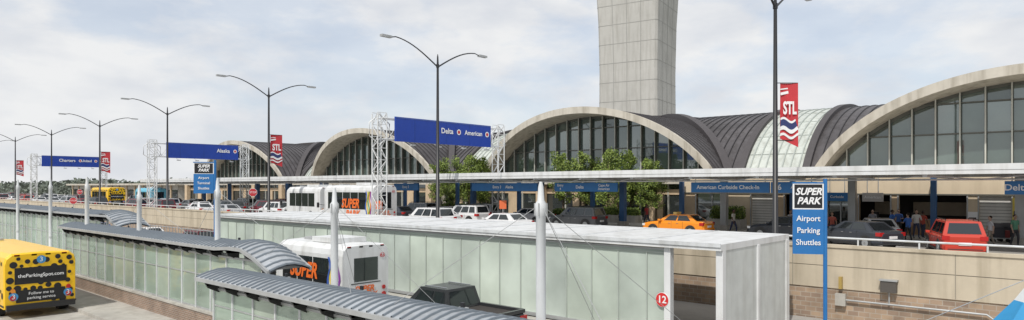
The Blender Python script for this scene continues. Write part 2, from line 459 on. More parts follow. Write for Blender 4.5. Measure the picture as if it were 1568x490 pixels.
# ---------------- enclosed walkway ----------------
g=MB(); x0,x1,y0,y1=-46.5,-9.4,21.5,27.6
g.box(x0,x1,y0-.25,y1+.2,1.22,1.44,white); g.box(x0,x1,y0-.30,y0-.25,1.34,1.47,whitem)
x=x0
while x<x1: g.box(x,x+.05,y0-.2,y1+.15,1.441,1.46,whitem); x+=3.1
tm_=M('thin_mull',(.38,.42,.38),.5)
rr=random.Random(4); x=x0
while x<-11.65:
    xb=min(x+1.22,-11.6); g.box(x,xb,y0,y0+.08,-1.95,1.18,rr.choice(fr_)); g.box(x-.02,x+.02,y0-.045,y0-.005,-1.9,1.0,tm_); x+=1.22
g.box(x0,x1,y0-.05,y0+.15,-2.05,-1.9,greym)
g.box(x0,-11.6,y0-.05,y0-.006,.98,1.03,tm_); g.box(x0,-11.6,y0-.06,y0-.004,1.10,1.17,greym)
for xx in (-11.6,x1-.25): g.box(xx,xx+.25,y0-.1,y0+.15,-2.05,1.22,white)
g.box(x1-.1,x1-.02,y0+.16,y1,-2.05,1.22,M('end_panel',(.56,.58,.56),.5,dirt=.25))
g.box(x1-.12,x1+.05,y0+2.9,y0+3.1,-2.05,1.22,white); g.box(x1-.12,x1+.05,y1-.2,y1+.1,-2.05,1.22,white)
g.box(x0,-18,y1,y1+.1,-2.05,1.22,concrete2)
g.obj('covered_walkway')
g=MB()
X12=XU(1014,21.4)
vs=[(X12+.25*math.cos(t*math.pi/12),21.38,-.68+.25*math.sin(t*math.pi/12)) for t in range(24)]
g.add(vs,[tuple(range(24))],M('red_disc',(.6,.03,.03),.4)); g.tube([(X12,21.385,-.68),(X12,21.42,-.68)],.26,txtw,24,False)
o=g.obj('bay_number_sign'); text('12',(X12,21.37,-.68),.36,0,txtw,o,bold=.02)

# ---------------- island canopies ----------------
def canopy(x0,x1,y0,y1,z,curl,drop=.7):
    g=MB()
    def zz(x):
        d=max(0,(x-(x1-curl)))/max(curl,.01) if curl else 0
        return z+(.18*math.sin(math.pi*min(1,d*1.1)) if d>0 else 0)-drop*d*d
    n=int((x1-x0)/.3); w=y1-y0
    def P(x,v,o=0): return (x,y0+w*v,zz(x)+.19*math.sin(math.pi*v)+o)
    V=[0,.2,.4,.6,.8,1]
    vs=[];fs=[]
    for i in range(n+1):
        x=x0+(x1-x0)*i/n
        for o in (0,-.07):
            for v in V: vs.append(P(x,v,o))
    for i in range(n):
        for j in range(5):
            b=i*12; fs.append((b+j,b+12+j,b+13+j,b+1+j)); fs.append((b+6+j,b+7+j,b+19+j,b+18+j))
    g.add(vs,fs,cmetal,True)
    for i in range(n+1):
        x=x0+(x1-x0)*i/n; vs=[];fs=[]
        for v in V: vs+=[P(x-.03,v),P(x-.02,v,.05),P(x+.02,v,.05),P(x+.03,v)]
        for q in range(5):
            for j in range(3): fs.append((4*q+j,4*q+j+1,4*q+5+j,4*q+4+j))
        g.add(vs,fs,cmetal2)
    for yy in (y0-.03,y1+.03):
        pts=[(x0+(x1-x0)*i/24,yy,zz(x0+(x1-x0)*i/24)-.04) for i in range(25)]
        vs=[];fs=[]
        for p in pts: vs+=[(p[0],yy-.04,p[2]-.06),(p[0],yy-.04,p[2]+.055),(p[0],yy+.04,p[2]+.055),(p[0],yy+.04,p[2]-.06)]
        for i in range(24):
            for j in range(4): fs.append((4*i+j,4*i+(j+1)%4,4*i+4+(j+1)%4,4*i+4+j))
        fs.append((0,1,2,3)); fs.append((99,98,97,96))
        g.add(vs,fs,greym)
    x=x0+.6
    while x<x1-.3:
        q=zz(x)
        g.box(x-.03,x+.03,y0+.05,y1-.05,q-.22,q-.08,greym)
        g.add([(x-.03,y0-.02,q-.10),(x-.03,y0+.5,q-.12),(x-.03,y0+.5,q-.5),(x-.03,y0+.1,q-.3),(x+.03,y0-.02,q-.10),(x+.03,y0+.5,q-.12),(x+.03,y0+.5,q-.5),(x+.03,y0+.1,q-.3)],[(0,1,2,3),(4,7,6,5),(0,3,7,4),(3,2,6,7)],trim)
        x+=1.3
    g.tube([(x0+.1,y0+.5,z-.3),(x1-curl-.1,y0+.5,z-.3)],.06,greym)
    g.tube([(x0+.1,y1-.3,z-.3),(x1-curl-.1,y1-.3,z-.3)],.06,greym)
    x=x0+3
    while x<x1-curl-1:
        yc=y1-.25; q=zz(x)
        g.box(x-.12,x+.12,yc-.08,yc+.08,q+.05,q+.14,greym); g.box(x-.05,x+.05,yc-.03,yc+.03,q+.14,q+.25,black); x+=3.9
    x=x0+1
    while x<x1-.2:
        g.tube([(x,y0+.55,-2.05),(x,y0+.55,zz(x)-.25)],.05,whitem); x+=3.9
    return g.obj('shelter_canopy')
canopy(-21.8,-3.0,9.3,11.0,.45,0)
canopy(-43.5,-20.3,11.0,12.5,1.15,3.4,.55)
canopy(-80,-40.5,13.0,14.6,1.7,3.4,.55)
def screen(x0,x1,y,zb,zt):
    g=MB(); rr=random.Random(int(-x0))
    g.box(x0,x1,y-.15,y+.15,-2.1,zb,brickd); g.box(x0,x1,y-.2,y+.2,zb,zb+.08,concrete2)
    g.box(x0,x1,y-.04,y+.04,zt,zt+.07,greym); g.box(x0,x1,y-.04,y+.04,zb+.08,zb+.15,greym)
    g.box(x0,x1,y-.035,y-.012,(zb+zt)/2+.3,(zb+zt)/2+.34,greym)
    x=x0
    while x<x1-.01:
        g.box(x,min(x+1.3,x1),y-.01,y+.01,zb+.15,zt,rr.choice([clearg,clearg,clearg2]))
        g.box(x-.035,x+.035,y-.05,y+.05,zb+.08,zt,whitem); x+=1.3
    g.obj('glass_screen')
screen(-43.5,-21.5,11.35,-1.45,.75)
screen(-21.5,-3.5,9.75,-1.6,.05)
screen(-79,-44.5,13.35,-1.5,1.3)
def mast(u,Y,top,cables,r=.12):
    X=XU(u,Y); g=MB()
    g.tube([(0,0,-2.05),(0,0,-1.95),(0,0,-1.94),(0,0,top-.78),(0,0,top-.75),(0,0,top-.5),(0,0,top-.42),(0,0,top-.12),(0,0,top)],[.2,.2,r,r,r*1.2,r*1.2,r*.72,r*.55,r*.3],whitem,16)
    for k in range(4):
        t=R(20+90*k); g.box(-.012+r*1.3*math.cos(t),.012+r*1.3*math.cos(t),-.012+r*1.3*math.sin(t),.012+r*1.3*math.sin(t),top-.76,top-.48,greym)
    g.tube([(0,0,-.05),(0,0,.05)],r*1.2,whitem,16); g.tube([(0,0,-.9),(0,0,-.86)],r*1.05,greym,16)
    for c in cables: g.tube([(0,0,top-.5),c],.0075,greym,5)
    g.obj('canopy_mast',loc=(X,Y,0))
CB=[(-3.4,-1.8,.4),(3.2,-1.8,.45),(-2.2,6.2,-1.9),(2.6,6,-1.9)]
mast(828,11.5,3.5,CB,.11)
mast(512,11.5,3.35,[(-3.4,-.4,1.1),(3.2,-1.6,.5),(3.5,3.4,-2),(-3,3.4,-2)],.11)
mast(333,11.6,3.7,[(-4,.8,1.1),(4,.8,1.1)],.105)
mast(213,11.6,3.45,[(-4,.8,1.1),(4,.8,1.1)],.105)
mast(133,11.6,3.9,[(-4,.8,1.1)],.105); mast(77,12.8,3.9,[],.105); mast(27,12.8,3.9,[],.105)
def litter(X,Y,z):
    g=MB(); g.tube([(0,0,0),(0,0,.85),(0,0,.86),(0,0,1.0)],[.24,.26,.28,.16],M('bin_grey',(.15,.16,.16),.5),14); g.box(-.12,.12,-.29,-.26,.6,.75,black); g.obj('litter_bin',loc=(X,Y,z))
for X,Y,z in ((-14,13.5,-2.05),(-30,48,.14),(-16,48,.14)): litter(X,Y,z)

# ---------------- street lamps ----------------
redb=M('banner_red',(.5,.035,.045),.7,var=.1); navy=M('banner_navy',(.03,.04,.14),.7)
LS=23.1; LX0=XU(1187,31)
def lamp(X,Y,banner,i):
    g=MB()
    H=11.8
    g.tube([(0,0,0),(0,0,.5),(0,0,.55),(0,0,H),(0,0,H+.6)],[.26,.24,.14,.08,.05],black,10)
    g.tube([(0,0,H+.55),(0,0,H+.75)],[.06,.02],black,8); g.tube([(0,0,H-.2),(0,0,H+.05)],.11,black,8)
    for sg in (-1,1):
        pts=[(0,sg*4.4*t,H-.15+1.5*math.sin(math.pi/2*min(1,t*1.12))-(.1*t if t>.9 else 0)) for t in [j/12 for j in range(13)]]
        g.tube(pts,[.055-.02*j/12 for j in range(13)],black,6)
        e=pts[-1]; g.box(-.14,.14,min(e[1]-sg*.35,e[1]+sg*.45),max(e[1]-sg*.35,e[1]+sg*.45),e[2]-.07,e[2]+.07,greym)
    o=g.obj('street_lamp',loc=(X,Y,0))
    if banner:
        d=Vector((.6,.55,0)) if i==0 else Vector((.1,1.1,0))
        z1=8.15; z0=5.2
        b=MB(); n=Vector((d.y,-d.x,0)).normalized()
        o0=Vector((.18 if i==0 else .05,.15,0))
        def p(u,z,k): q=o0+d*u+n*(.006*k+.05*math.sin(u*3+z*2)); return (q.x,q.y,z)
        K=12
        def strip(za,zb,mat,k):
            for s_ in (1,-1):
                vs=[];fs=[]
                for j in range(K+1):
                    u=j/K; vs+=[p(u,za(u),k*s_),p(u,zb(u),k*s_)]
                for j in range(K): fs.append((2*j,2*j+2,2*j+3,2*j+1))
                b.add(vs,fs,mat)
        strip(lambda u:z0+.4*(1-u),lambda u:z1,redb,0.2)
        w=lambda c:(lambda u:c+.1*math.sin(u*7+.5))
        strip(w(6.1),w(6.4),navy,1); strip(w(5.92),w(6.1),txtw,1); strip(w(5.66),w(5.78),txtw,1); strip(w(6.4),w(6.5),txtw,1)
        strip(lambda u:7.6+.18*u,lambda u:7.72+.2*u,txtw,1); strip(lambda u:7.85+.1*u,lambda u:7.9+.12*u,txtw,1)
        b.tube([(0,0,z1+.02),tuple(o0+d*1.0+Vector((0,0,z1+.02)))],.02,black,6); b.tube([(0,0,z0+.33),tuple(o0+d*.9+Vector((0,0,z0+.3)))],.02,black,6)
        b.obj('banner',loc=(X,Y,0),parent=o)
        c=o0+d*.5+n*.07
        ang=math.atan2(d.y,d.x)
        text('STL',(X+c.x,Y+c.y,6.98),.8,ang,txtw,o,bold=.035,sx=.66 if i else .5)
for i in range(9):
    lamp(LX0-LS*i,31,i in (0,2,4,6),i)

# ---------------- gantry signs ----------------
def gantry(X,txt,YL=31.2,YR=44.6,ys=None):
    g=MB(); zt=8.8
    SA,SB=ys if ys else (YL+1,YR-1.6)
    for yc in (YL,YR):
        hw_=.42
        for dx in (-.35,.35):
            for dy in (-hw_,hw_): g.tube([(X+dx,yc+dy,0),(X+dx,yc+dy,zt+.1)],.05,white,6)
        z=0; k=0
        while z<zt-.1:
            s=1 if k%2 else -1
            for dx in (-.35,.35): g.tube([(X+dx,yc-s*hw_,z),(X+dx,yc+s*hw_,z+.9)],.03,white,5); g.tube([(X+dx,yc-hw_,z+.9),(X+dx,yc+hw_,z+.9)],.025,white,5)
            for dy in (-hw_,hw_): g.tube([(X-s*.35,yc+dy,z),(X+s*.35,yc+dy,z+.9)],.03,white,5)
            z+=.9;k+=1
        g.box(X-.6,X+.6,yc-.6,yc+.6,0,.35,concrete2)
        for s in (-1,1):
            g.tube([(X,yc,zt+.1),(X,yc+s*.95,zt-.6),(X,yc+s*.95,zt-1.6),(X,yc,zt-2.2)],.045,white,5)
    for dz in (7.0,8.6):
        for dx in (-.35,.35): g.tube([(X+dx,YL,dz),(X+dx,YR,dz)],.05,white,6)
    y=YL;k=0
    while y<YR-.5:
        for dx in (-.35,.35): g.tube([(X+dx,y,7.0 if k%2 else 8.6),(X+dx,y+1.1,8.6 if k%2 else 7.0)],.03,white,5)
        y+=1.1;k+=1
    xs=X+.55
    g.box(xs,xs+.12,SA,SB,6.85,8.75,blue)
    g.box(xs+.12,xs+.135,SA+.06,SB-.06,8.66,8.70,M('sign_edge',(.1,.16,.4)))
    for yy in (SA+.18*(SB-SA),SA+.5*(SB-SA),SA+.75*(SB-SA)): g.box(xs+.12,xs+.128,yy,yy+.02,6.87,8.65,M('sign_seam',(.01,.04,.18)))
    for yy in (SA+2,SB-2): g.box(X+.3,xs,yy,yy+.1,6.9,8.7,greym)
    for k in range(4):
        yy=SA+1.2+k*(SB-SA-2.4)/3; g.tube([(xs,yy,6.85),(xs+.7,yy,6.6)],.02,greym,5); g.box(xs+.6,xs+.85,yy-.2,yy+.2,6.52,6.62,greym)
    o=g.obj('gantry_sign')
    b=MB()
    for y,t,s in txt:
        text(t,(xs+.15,y,7.95),s,R(90),txtw,o,bold=.02)
        yy=y+len(t)*s*.27+.5
        vs=[(xs+.15,yy+.24*math.cos(t*math.pi/8),7.95+.24*math.sin(t*math.pi/8)) for t in range(16)]; b.add(vs,[tuple(range(16))],txtw)
        vs=[(xs+.156,yy+.16*math.cos(t*math.pi/3),7.95+.16*math.sin(t*math.pi/3)) for t in range(6)]; b.add(vs,[tuple(range(6))],redb)
    b.obj('airline_symbol',parent=o)
gantry(-41,[(37.6,'Delta',.62),(40.7,'American',.55)],ys=(32.2,42.9))
gantry(-85.5,[(39.6,'Alaska',.65)],YR=42.8,ys=(32.6,41.6))
gantry(-138,[(36,'Charters',.7),(39.0,'United',.6)],YR=42,ys=(32.2,41))

def postsign(u,z_c,lines,w=.95,h=2.15,top=3.5,rz=None,side=1):
    q=(u-784)/1013.; xc=q*z_c; X=.75*xc-.661*z_c; Y=.661*xc+.75*z_c
    ang=R(41.4)-math.atan(q)*.6 if rz is None else rz
    g=MB(); s=h/2.15
    g.box(-w/2,w/2,-.05,.05,top-h,top-.8*s,blue2); g.box(-w/2,w/2,-.05,.05,top-.8*s,top,txtw)
    g.box(-w/2+.04,w/2-.04,-.058,-.05,top-.76*s,top-.05,txtk)
    g.box(-w/2-.02,w/2+.02,-.06,.06,top-.02,top+.02,blue2)
    g.tube([(side*(w/2+.05),0,-2.05),(side*(w/2+.05),0,top+.12)],.06,blue2,10)
    o=g.obj('shuttle_stop_sign',loc=(X,Y,0),rz=ang)
    mw=mbasis(o); k=w/.95
    def T(t,z,sz,m,b=.01,sh=0):
        p=mw@Vector((0,-.068,z)); tt=text(t,p,sz,ang,m,o,bold=b,sx=k); tt.data.shear=sh
    T('SUPER',top-.27*s,.29*s,txtw,.03,.3); T('PARK',top-.55*s,.29*s,txtw,.03,.3)
    for i,t in enumerate(lines): T(t,top-(1.08+.36*i)*s,.24*s,txtw)
postsign(1237,20,['Airport','Parking','Shuttles'],w=.86,top=3.5)
postsign(312,32,['Airport','Terminal','Shuttles'],w=.9,h=1.5,top=4.55)

# ---------------- vehicles ----------------
def wheel(g,x,y,r,w,s):
    g.tube([(x,y-s*.02,r),(x,y-s*w,r)],r,rubber,16,True)
    g.tube([(x,y-s*.03,r),(x,y+s*.005,r)],r*.62,greym,12); g.tube([(x,y,r),(x,y+s*.02,r)],r*.2,chrome,8)
def frust(g,bx0,bx1,tx0,tx1,hb,ht,z0,z1,mat,glass,splits):
    b=[Vector((bx0,-hb,z0)),Vector((bx1,-hb,z0)),Vector((bx1,hb,z0)),Vector((bx0,hb,z0))]
    t=[Vector((tx0,-ht,z1)),Vector((tx1,-ht,z1)),Vector((tx1,ht,z1)),Vector((tx0,ht,z1))]
    g.add(b+t,[(4,5,6,7),(0,1,5,4),(1,2,6,5),(2,3,7,6),(3,0,4,7)],mat)
    def pan(A,B,C,D,u0,u1,v0,v1):
        n=((B-A).cross(D-A)).normalized()*.012
        P=lambda u,v:(A.lerp(B,u)).lerp(D.lerp(C,u),v)+n
        g.add([P(u0,v0),P(u1,v0),P(u1,v1),P(u0,v1)],[(0,1,2,3)],glass)
    for fl,(A,B,C,D) in enumerate(((b[0],b[1],t[1],t[0]),(b[2],b[3],t[3],t[2]))):
        for (u0,u1) in splits:
            if fl: u0,u1=1-u1,1-u0
            pan(A,B,C,D,u0,u1,.1,.86)
    pan(b[1],b[2],t[2],t[1],.06,.94,.06,.92)
    pan(b[3],b[0],t[0],t[3],.1,.9,.12,.88)
def loft(g,st,mat):
    vs=[];fs=[]
    for x,h,zb,zt in st:
        for y,z in ((-h*.9,zb),(-h,zb+.14),(-h,zt-.14),(-h*.9,zt),(h*.9,zt),(h,zt-.14),(h,zb+.14),(h*.9,zb)): vs.append((x,y,z))
    n=len(st)
    for i in range(n-1):
        for k in range(8):
            k2=(k+1)%8; fs.append((i*8+k,(i+1)*8+k,(i+1)*8+k2,i*8+k2))
    fs.append(tuple(range(8))); fs.append(tuple(range((n-1)*8+7,(n-1)*8-1,-1)))
    g.add(vs,fs,mat,False)
def paint(name,c): return M('paint_'+name,c,.25,metal=.0,var=.03,spec=.6)
def car(kind,pname,c,loc,rz=math.pi,name=None):
    g=MB(); p=paint(pname,c)
    if kind=='sedan':
        loft(g,[(-2.35,.74,.36,.86),(-2.25,.86,.26,1.0),(-1.6,.9,.2,1.03),(0,.91,.2,1.0),(1.0,.9,.2,.98),(1.8,.88,.22,.88),(2.2,.82,.26,.78),(2.35,.7,.36,.66)],p)
        frust(g,-1.85,1.05,-1.2,.3,.84,.64,.98,1.44,p,carglass,[(.14,.49),(.53,.86)]); wx=(-1.4,1.42); r=.33; hw2=.91; zr=.9; xr=-2.3
    elif kind=='suv':
        loft(g,[(-2.3,.82,.42,1.0),(-2.22,.9,.32,1.1),(-1.5,.93,.28,1.1),(0,.94,.28,1.08),(1.1,.93,.28,1.07),(1.9,.9,.3,1.0),(2.2,.85,.34,.9),(2.3,.76,.42,.8)],p)
        frust(g,-2.22,1.15,-2.0,.5,.88,.7,1.06,1.72,p,carglass,[(.05,.27),(.31,.58),(.61,.88)]); wx=(-1.4,1.42); r=.38; hw2=.94; zr=1.0; xr=-2.28
        for s in (-1,1):
            g.tube([(-1.7,s*.66,1.79),(.3,s*.66,1.79)],.025,black,6)
            for xx in (-1.7,-.7,.3): g.tube([(xx,s*.66,1.7),(xx,s*.66,1.79)],.02,black,5)
    elif kind=='pickup':
        loft(g,[(-2.8,.88,.45,1.02),(-2.7,.94,.38,1.08),(-.6,.96,.34,1.08),(.4,.97,.32,1.1),(1.5,.96,.32,1.12),(2.4,.93,.36,1.05),(2.75,.84,.45,.92)],p)
        g.box(-2.62,-.62,-.78,.78,1.081,1.09,dark)  # flat dark panel paints the shaded bed cavity onto the closed hull
        for s in (-1,1): g.box(-2.7,-.6,min(s*.8,s*.93),max(s*.8,s*.93),1.07,1.2,p)
        g.box(-2.78,-2.66,-.9,.9,1.07,1.2,p)
        frust(g,-.6,1.75,-.4,1.0,.9,.74,1.09,1.82,p,carglass,[(.06,.38),(.42,.86)]); wx=(-1.75,1.8); r=.42; hw2=.97; zr=.95; xr=-2.79
        for s in (-1,1): g.tube([(-.3,s*.6,1.86),(.9,s*.6,1.86)],.02,chrome,5)
    for x in wx:
        for s in (-1,1):
            g.tube([(x,s*(hw2-.25),r+.03),(x,s*(hw2+.004),r+.03)],r+.07,trim,18,False)
            wheel(g,x,s*(hw2+.012),r,.22,s)
    Lr=xr
    fx={'sedan':2.2,'suv':2.16,'pickup':2.62}[kind]
    for s in (-1,1):
        g.box(Lr-.04,Lr+.25,min(s*.6,s*(hw2-.02)),max(s*.6,s*(hw2-.02)),zr-.16,zr+.04,redl)
        g.box(fx-.1,fx+.1,min(s*.5,s*.84),max(s*.5,s*.84),zr-.28,zr-.13,headl)
        g.box(.75,.95,min(s*hw2,s*(hw2+.17)),max(s*hw2,s*(hw2+.17)),1.0,1.12,p)
        g.box(-1.6,1.3,min(s*(hw2-.03),s*(hw2+.012)),max(s*(hw2-.03),s*(hw2+.012)),.27,.36,trim)
        for xx in (-.45,.15): g.box(xx-.08,xx+.08,min(s*hw2,s*(hw2+.02)),max(s*hw2,s*(hw2+.02)),.84,.87,chrome)
        for xx in (-.85,-.0,.95): g.box(xx-.006,xx+.006,min(s*(hw2-.02),s*(hw2+.004)),max(s*(hw2-.02),s*(hw2+.004)),.4,.97,trim)
    g.box(Lr-.09,Lr+.1,-.8,.8,.36,.56,p if kind!='pickup' else chrome); g.box(Lr-.1,Lr-.05,-.26,.26,.6,.74,txtw); g.box(Lr-.1,Lr-.085,-.7,.7,.4,.44,trim)
    g.box(fx+.04,fx+.17,-.75,.75,.36,.5,trim)
    return g.obj(name or ('parked_car' if kind!='pickup' else 'pickup_truck'),loc=loc,rz=rz,bevel=.025)
cD=(.04,.045,.055); cW=(.7,.7,.7); cS=(.42,.43,.45); cR=(.5,.045,.025); cM=(.14,.012,.02); cO=(.85,.28,.02); cG=(.12,.125,.13); cB=(.03,.06,.18)
car('suv','red',cR,(XU(1461,39.6),39.6,0),R(108),'red_suv')
car('sedan','dark',cD,(XU(1312,40.8),40.8,0),R(150),'dark_sedan')
car('sedan','silver_b',(.6,.61,.62),(XU(1343,45.0),45.0,0),R(112),'silver_sedan')
t=car('sedan','orange',cO,(XU(1037,42.4),42.4,0),math.pi,'taxi')
g=MB(); g.box(-.35,.35,-.12,.12,1.44,1.6,M('taxi_top',(.8,.6,.2))); g.obj('roof_sign',loc=t.location,rz=R(90),parent=t)
car('suv','grey',cG,(XU(884,43.5),43.5,0)); car('suv','silver',cS,(XU(640,44.5),44.5,0)); car('sedan','white',cW,(XU(668,38.5),38.5,0)); car('suv','white',cW,(XU(712,41),41,0))
car('sedan','white',cW,(XU(768,35.5),35.5,0)); car('sedan','dark',cD,(XU(1205,44),44,0)); car('suv','silver',cS,(XU(735,45.2),45.2,0))
car('sedan','white',cW,(XU(690,44.6),44.6,0)); car('suv','white',cW,(XU(655,34.5),34.5,0)); car('sedan','silver',cS,(XU(810,45),45,0)); car('sedan','dark',cD,(XU(605,41),41,0))
car('suv','maroon',cM,(XU(408,38),38,0)); car('suv','maroon',cM,(XU(432,44),44,0)); car('sedan','white',cW,(XU(460,41),41,0))
cols=[('dark',cD),('white',cW),('silver',cS),('maroon',cM),('blue',cB),('grey',cG),('red',cR),('white',cW)]
for Y in (33,36.5,40.5,44.5):
    x=-72+random.random()*6
    while x>-230:
        n_,c_=random.choice(cols)
        if random.random()<.85 and not (Y in (36.5,40.5) and -125<x<-106): car(random.choice(['sedan','suv']),n_,c_,(x,Y,0))
        x-=6.2+random.random()*5
for x,Y in ((-58,17.5),(-68,17),(-84,17.5),(-98,17.4),(-52,26),(-60,25.5),(-72,26),(-86,25.6)):
    n_,c_=random.choice(cols); car(random.choice(['sedan','suv']),n_,c_,(x,Y,-2.2))
car('pickup','black',(.03,.032,.035),(-18.1,17.2,-2.2),math.pi,'pickup_truck')

def bus(loc,L,W,H,body,name,cutaway=True,dots=False,letter=True):
    g=MB(); h=W/2; rear=-L/2; front=L/2-(1.5 if cutaway else 0)
    def ring(x,k=1.,dz=0):
        return [(x,-h*k,.45),(x,-h*k,H-.45+dz),(x,-h*k+.06,H-.22+dz),(x,-h*k+.25,H-.05+dz),(x,0,H+dz),(x,h*k-.25,H-.05+dz),(x,h*k-.06,H-.22+dz),(x,h*k,H-.45+dz),(x,h*k,.45)]
    rs=[ring(rear,.97,-.06),ring(rear+.1),ring(front-.3),ring(front,.97,-.12)]
    vs=sum(rs,[]);fs=[]
    for i in range(3):
        for k in range(9): k2=(k+1)%9; fs.append((i*9+k,i*9+k2,(i+1)*9+k2,(i+1)*9+k))
    fs.append(tuple(range(8,-1,-1))); fs.append(tuple(range(27,36)))
    g.add(vs,fs,body)
    if cutaway:
        loft(g,[(front-.1,h*.85,.45,1.95),(front+.5,h*.82,.42,1.35),(front+1.2,h*.78,.42,1.2),(front+1.45,h*.7,.5,1.0)],body)
        g.quad((front+.02,h*.7,1.5),(front+.02,-h*.7,1.5),(front+.02,-h*.7,H-.9),(front+.02,h*.7,H-.9),carglass)
    else: g.quad((front+.01,h*.85,1.1),(front+.01,-h*.85,1.1),(front+.01,-h*.8,H-.5),(front+.01,h*.8,H-.5),carglass)
    n=max(3,int((front-rear-1.2)/1.15)); w=(front-rear-1.5)/n
    for s in (-1,1):
        y=s*(h+.008)
        for i in range(n):
            xa=rear+.9+i*w; a_=min(y,y-s*.03);b_=max(y,y-s*.03)
            g.box(xa+.03,xa+w-.03,a_,b_,1.45,H-.62,carglass)
        g.box(rear+.05,front-.1,min(s*h,s*(h+.012)),max(s*h,s*(h+.012)),.52,.6,trim)
        for x in (rear+1.6,(front-.8 if not cutaway else front+.45)):
            g.tube([(x,s*(h-.3),.5),(x,s*(h+.004) if not cutaway or x<front else s*h*.84,.5)],.54,rubber,18,False); wheel(g,x,s*((h+.012) if (not cutaway or x<front) else h*.86),.45,.28,s)
        g.tube([(front+.3,s*h*.8,1.7),(front+.45,s*(h+.3),1.8)],.02,black,6); g.box(front+.4,front+.5,min(s*(h+.22),s*(h+.42)),max(s*(h+.22),s*(h+.42)),1.5,1.95,black)
        g.tube([(rear-.01,s*(h-.3),.9),(rear-.04,s*(h-.3),.9)],.11,redl,12); g.tube([(rear-.01,s*(h-.3),1.2),(rear-.04,s*(h-.3),1.2)],.09,amber if s>0 else redl,12)
        for yy in (.15,.75): g.box(rear-.0,rear+.06,min(s*yy,s*(yy+.2)),max(s*yy,s*(yy+.2)),H-.17,H-.09,redl)
    g.box(rear-.15,rear+.1,-h*.95,h*.95,.38,.62,black)
    if not dots: g.box(rear+1,rear+3,-.75,.75,H-.02,H+.2,white)
    g.box(front-1.6,front-1.0,-.35,.35,H-.02,H+.1,greym)
    if not dots:
        g.box(rear-.012,rear+.03,-h*.5,h*.5,1.55,H-.6,carglass)
        g.box(rear-.013,rear+.03,-h*.62,h*.62,1.45,1.49,trim); g.box(rear-.03,rear+.03,-.22,.22,.75,.9,txtw)
    else:
        g.box(rear-.015,rear+.03,-h*.72,h*.72,1.45,2.15,txtk); g.box(rear-.02,rear+.03,-h*.68,h*.68,.68,1.2,txtk)
        def disc(x,y,z,r,side):
            r0=14
            if side=='r': vs=[(rear-.024,y+r*math.cos(t*2*math.pi/r0),z+r*math.sin(t*2*math.pi/r0)) for t in range(r0)]
            else: vs=[(x+r*math.cos(t*2*math.pi/r0),y,z+r*math.sin(t*2*math.pi/r0)) for t in range(r0)]
            g.add(vs,[tuple(range(r0))],txtk)
        random.seed(3); pl=[]
        for _ in range(400):
            y=random.uniform(-h+.16,h-.16); z=random.uniform(.7,H-.25); r=random.uniform(.07,.14)
            if all((y-a1)**2+(z-b1)**2>(r+c1+.045)**2 for a1,b1,c1 in pl): pl.append((y,z,r)); disc(0,y,z,r,'r')
        for s in (-1,1):
            pl=[]
            for _ in range(500):
                x=random.uniform(rear+.2,front-.2); z=random.choice([random.uniform(.75,1.3),random.uniform(H-.5,H-.4)]); r=random.uniform(.07,.14)
                if all((x-a1)**2+(z-b1)**2>(r+c1+.06)**2 for a1,b1,c1 in pl): pl.append((x,z,r)); disc(x,s*(h+.012),z,r,'s')
    if letter:
        for k,cc in enumerate([(.25,.05,.35),(.75,.25,.02),(.1,.35,.1),(.75,.55,.02),(.05,.12,.45)]):
            m=M('stripe%d'%k,cc,.4); y=h+.022
            x=rear+.15+k*.17
            vs=[(x+.1*math.sin(j*1.1+k),y,.75+j*(H-1.3)/8) for j in range(9)]
            vs2=[(v[0]+.13,y,v[2]) for v in vs]
            g.add(vs+vs2,[(j,j+1,10+j,9+j) for j in range(8)],m)
    o=g.obj(name,loc=loc,rz=math.pi,bevel=.02)
    X,Y,Z=loc
    if letter:
        om=M('text_orange',(.78,.15,.02),.5)
        k=1.15 if L>8 else 1.0
        text('SUPER',(X+L/2-1.3-1.6*k,Y-h-.03,Z+1.9),.92*k,0,om,o,bold=.035,sx=.85).data.shear=.25
        text('PARK',(X+L/2-1.2-1.4*k,Y-h-.03,Z+1.05),.7*k,0,om,o,bold=.035).data.shear=.25
        text('SUPER',(X+L/2+.03,Y-.1,Z+1.22),.36,R(90),om,o,bold=.03).data.shear=.25
        text('PARK',(X+L/2+.03,Y+.1,Z+.92),.36,R(90),om,o,bold=.03).data.shear=.25
        text('63',(X+L/2+.03,Y+.85,Z+H-.55),.26,R(90),redb,o,bold=.02)
    if dots:
        text('theParkingSpot.com',(X+L/2+.05,Y,Z+1.8),.205,R(90),txtw,o,bold=.01)
        text('Follow me to',(X+L/2+.05,Y,Z+1.04),.17,R(90),txtw,o); text('parking service',(X+L/2+.05,Y,Z+.85),.17,R(90),txtw,o)
        b=MB()
        for yy,zz_ in ((0,H-.34),(-.98,.95),(.98,.95)):
            vs=[(X+L/2+.036,Y+yy+.17*math.cos(t*math.pi/8),Z+zz_+.17*math.sin(t*math.pi/8)) for t in range(16)]; b.add(vs,[tuple(range(16))],M('disc_blue',(.05,.25,.5)))
            text('3',(X+L/2+.045,Y+yy,Z+zz_),.28,R(90),txtw,o)
        b.obj('number_disc',parent=o)
    return o
yel=M('paint_yellow',(.83,.50,.012),.3,var=.03)
bus((-26.8,17.1,-2.2),6.8,2.45,3.15,white,'shuttle_bus')
bus((-48.6,34.3,0),8.6,2.5,3.5,white,'shuttle_bus')
bus((-58.5,36.0,0),7.5,2.5,3.35,white,'shuttle_bus',letter=False)
bus((-39.0,7.95,-2.2),10,2.6,2.8,yel,'yellow_bus',cutaway=False,dots=True,letter=False)
bus((-118,36.5,0),8,2.5,3.2,yel,'yellow_bus',cutaway=False,dots=True,letter=False)
bus((-112,40.5,0),8,2.5,3.1,M('paint_cyan',(.15,.45,.6)),'shuttle_bus',letter=False)

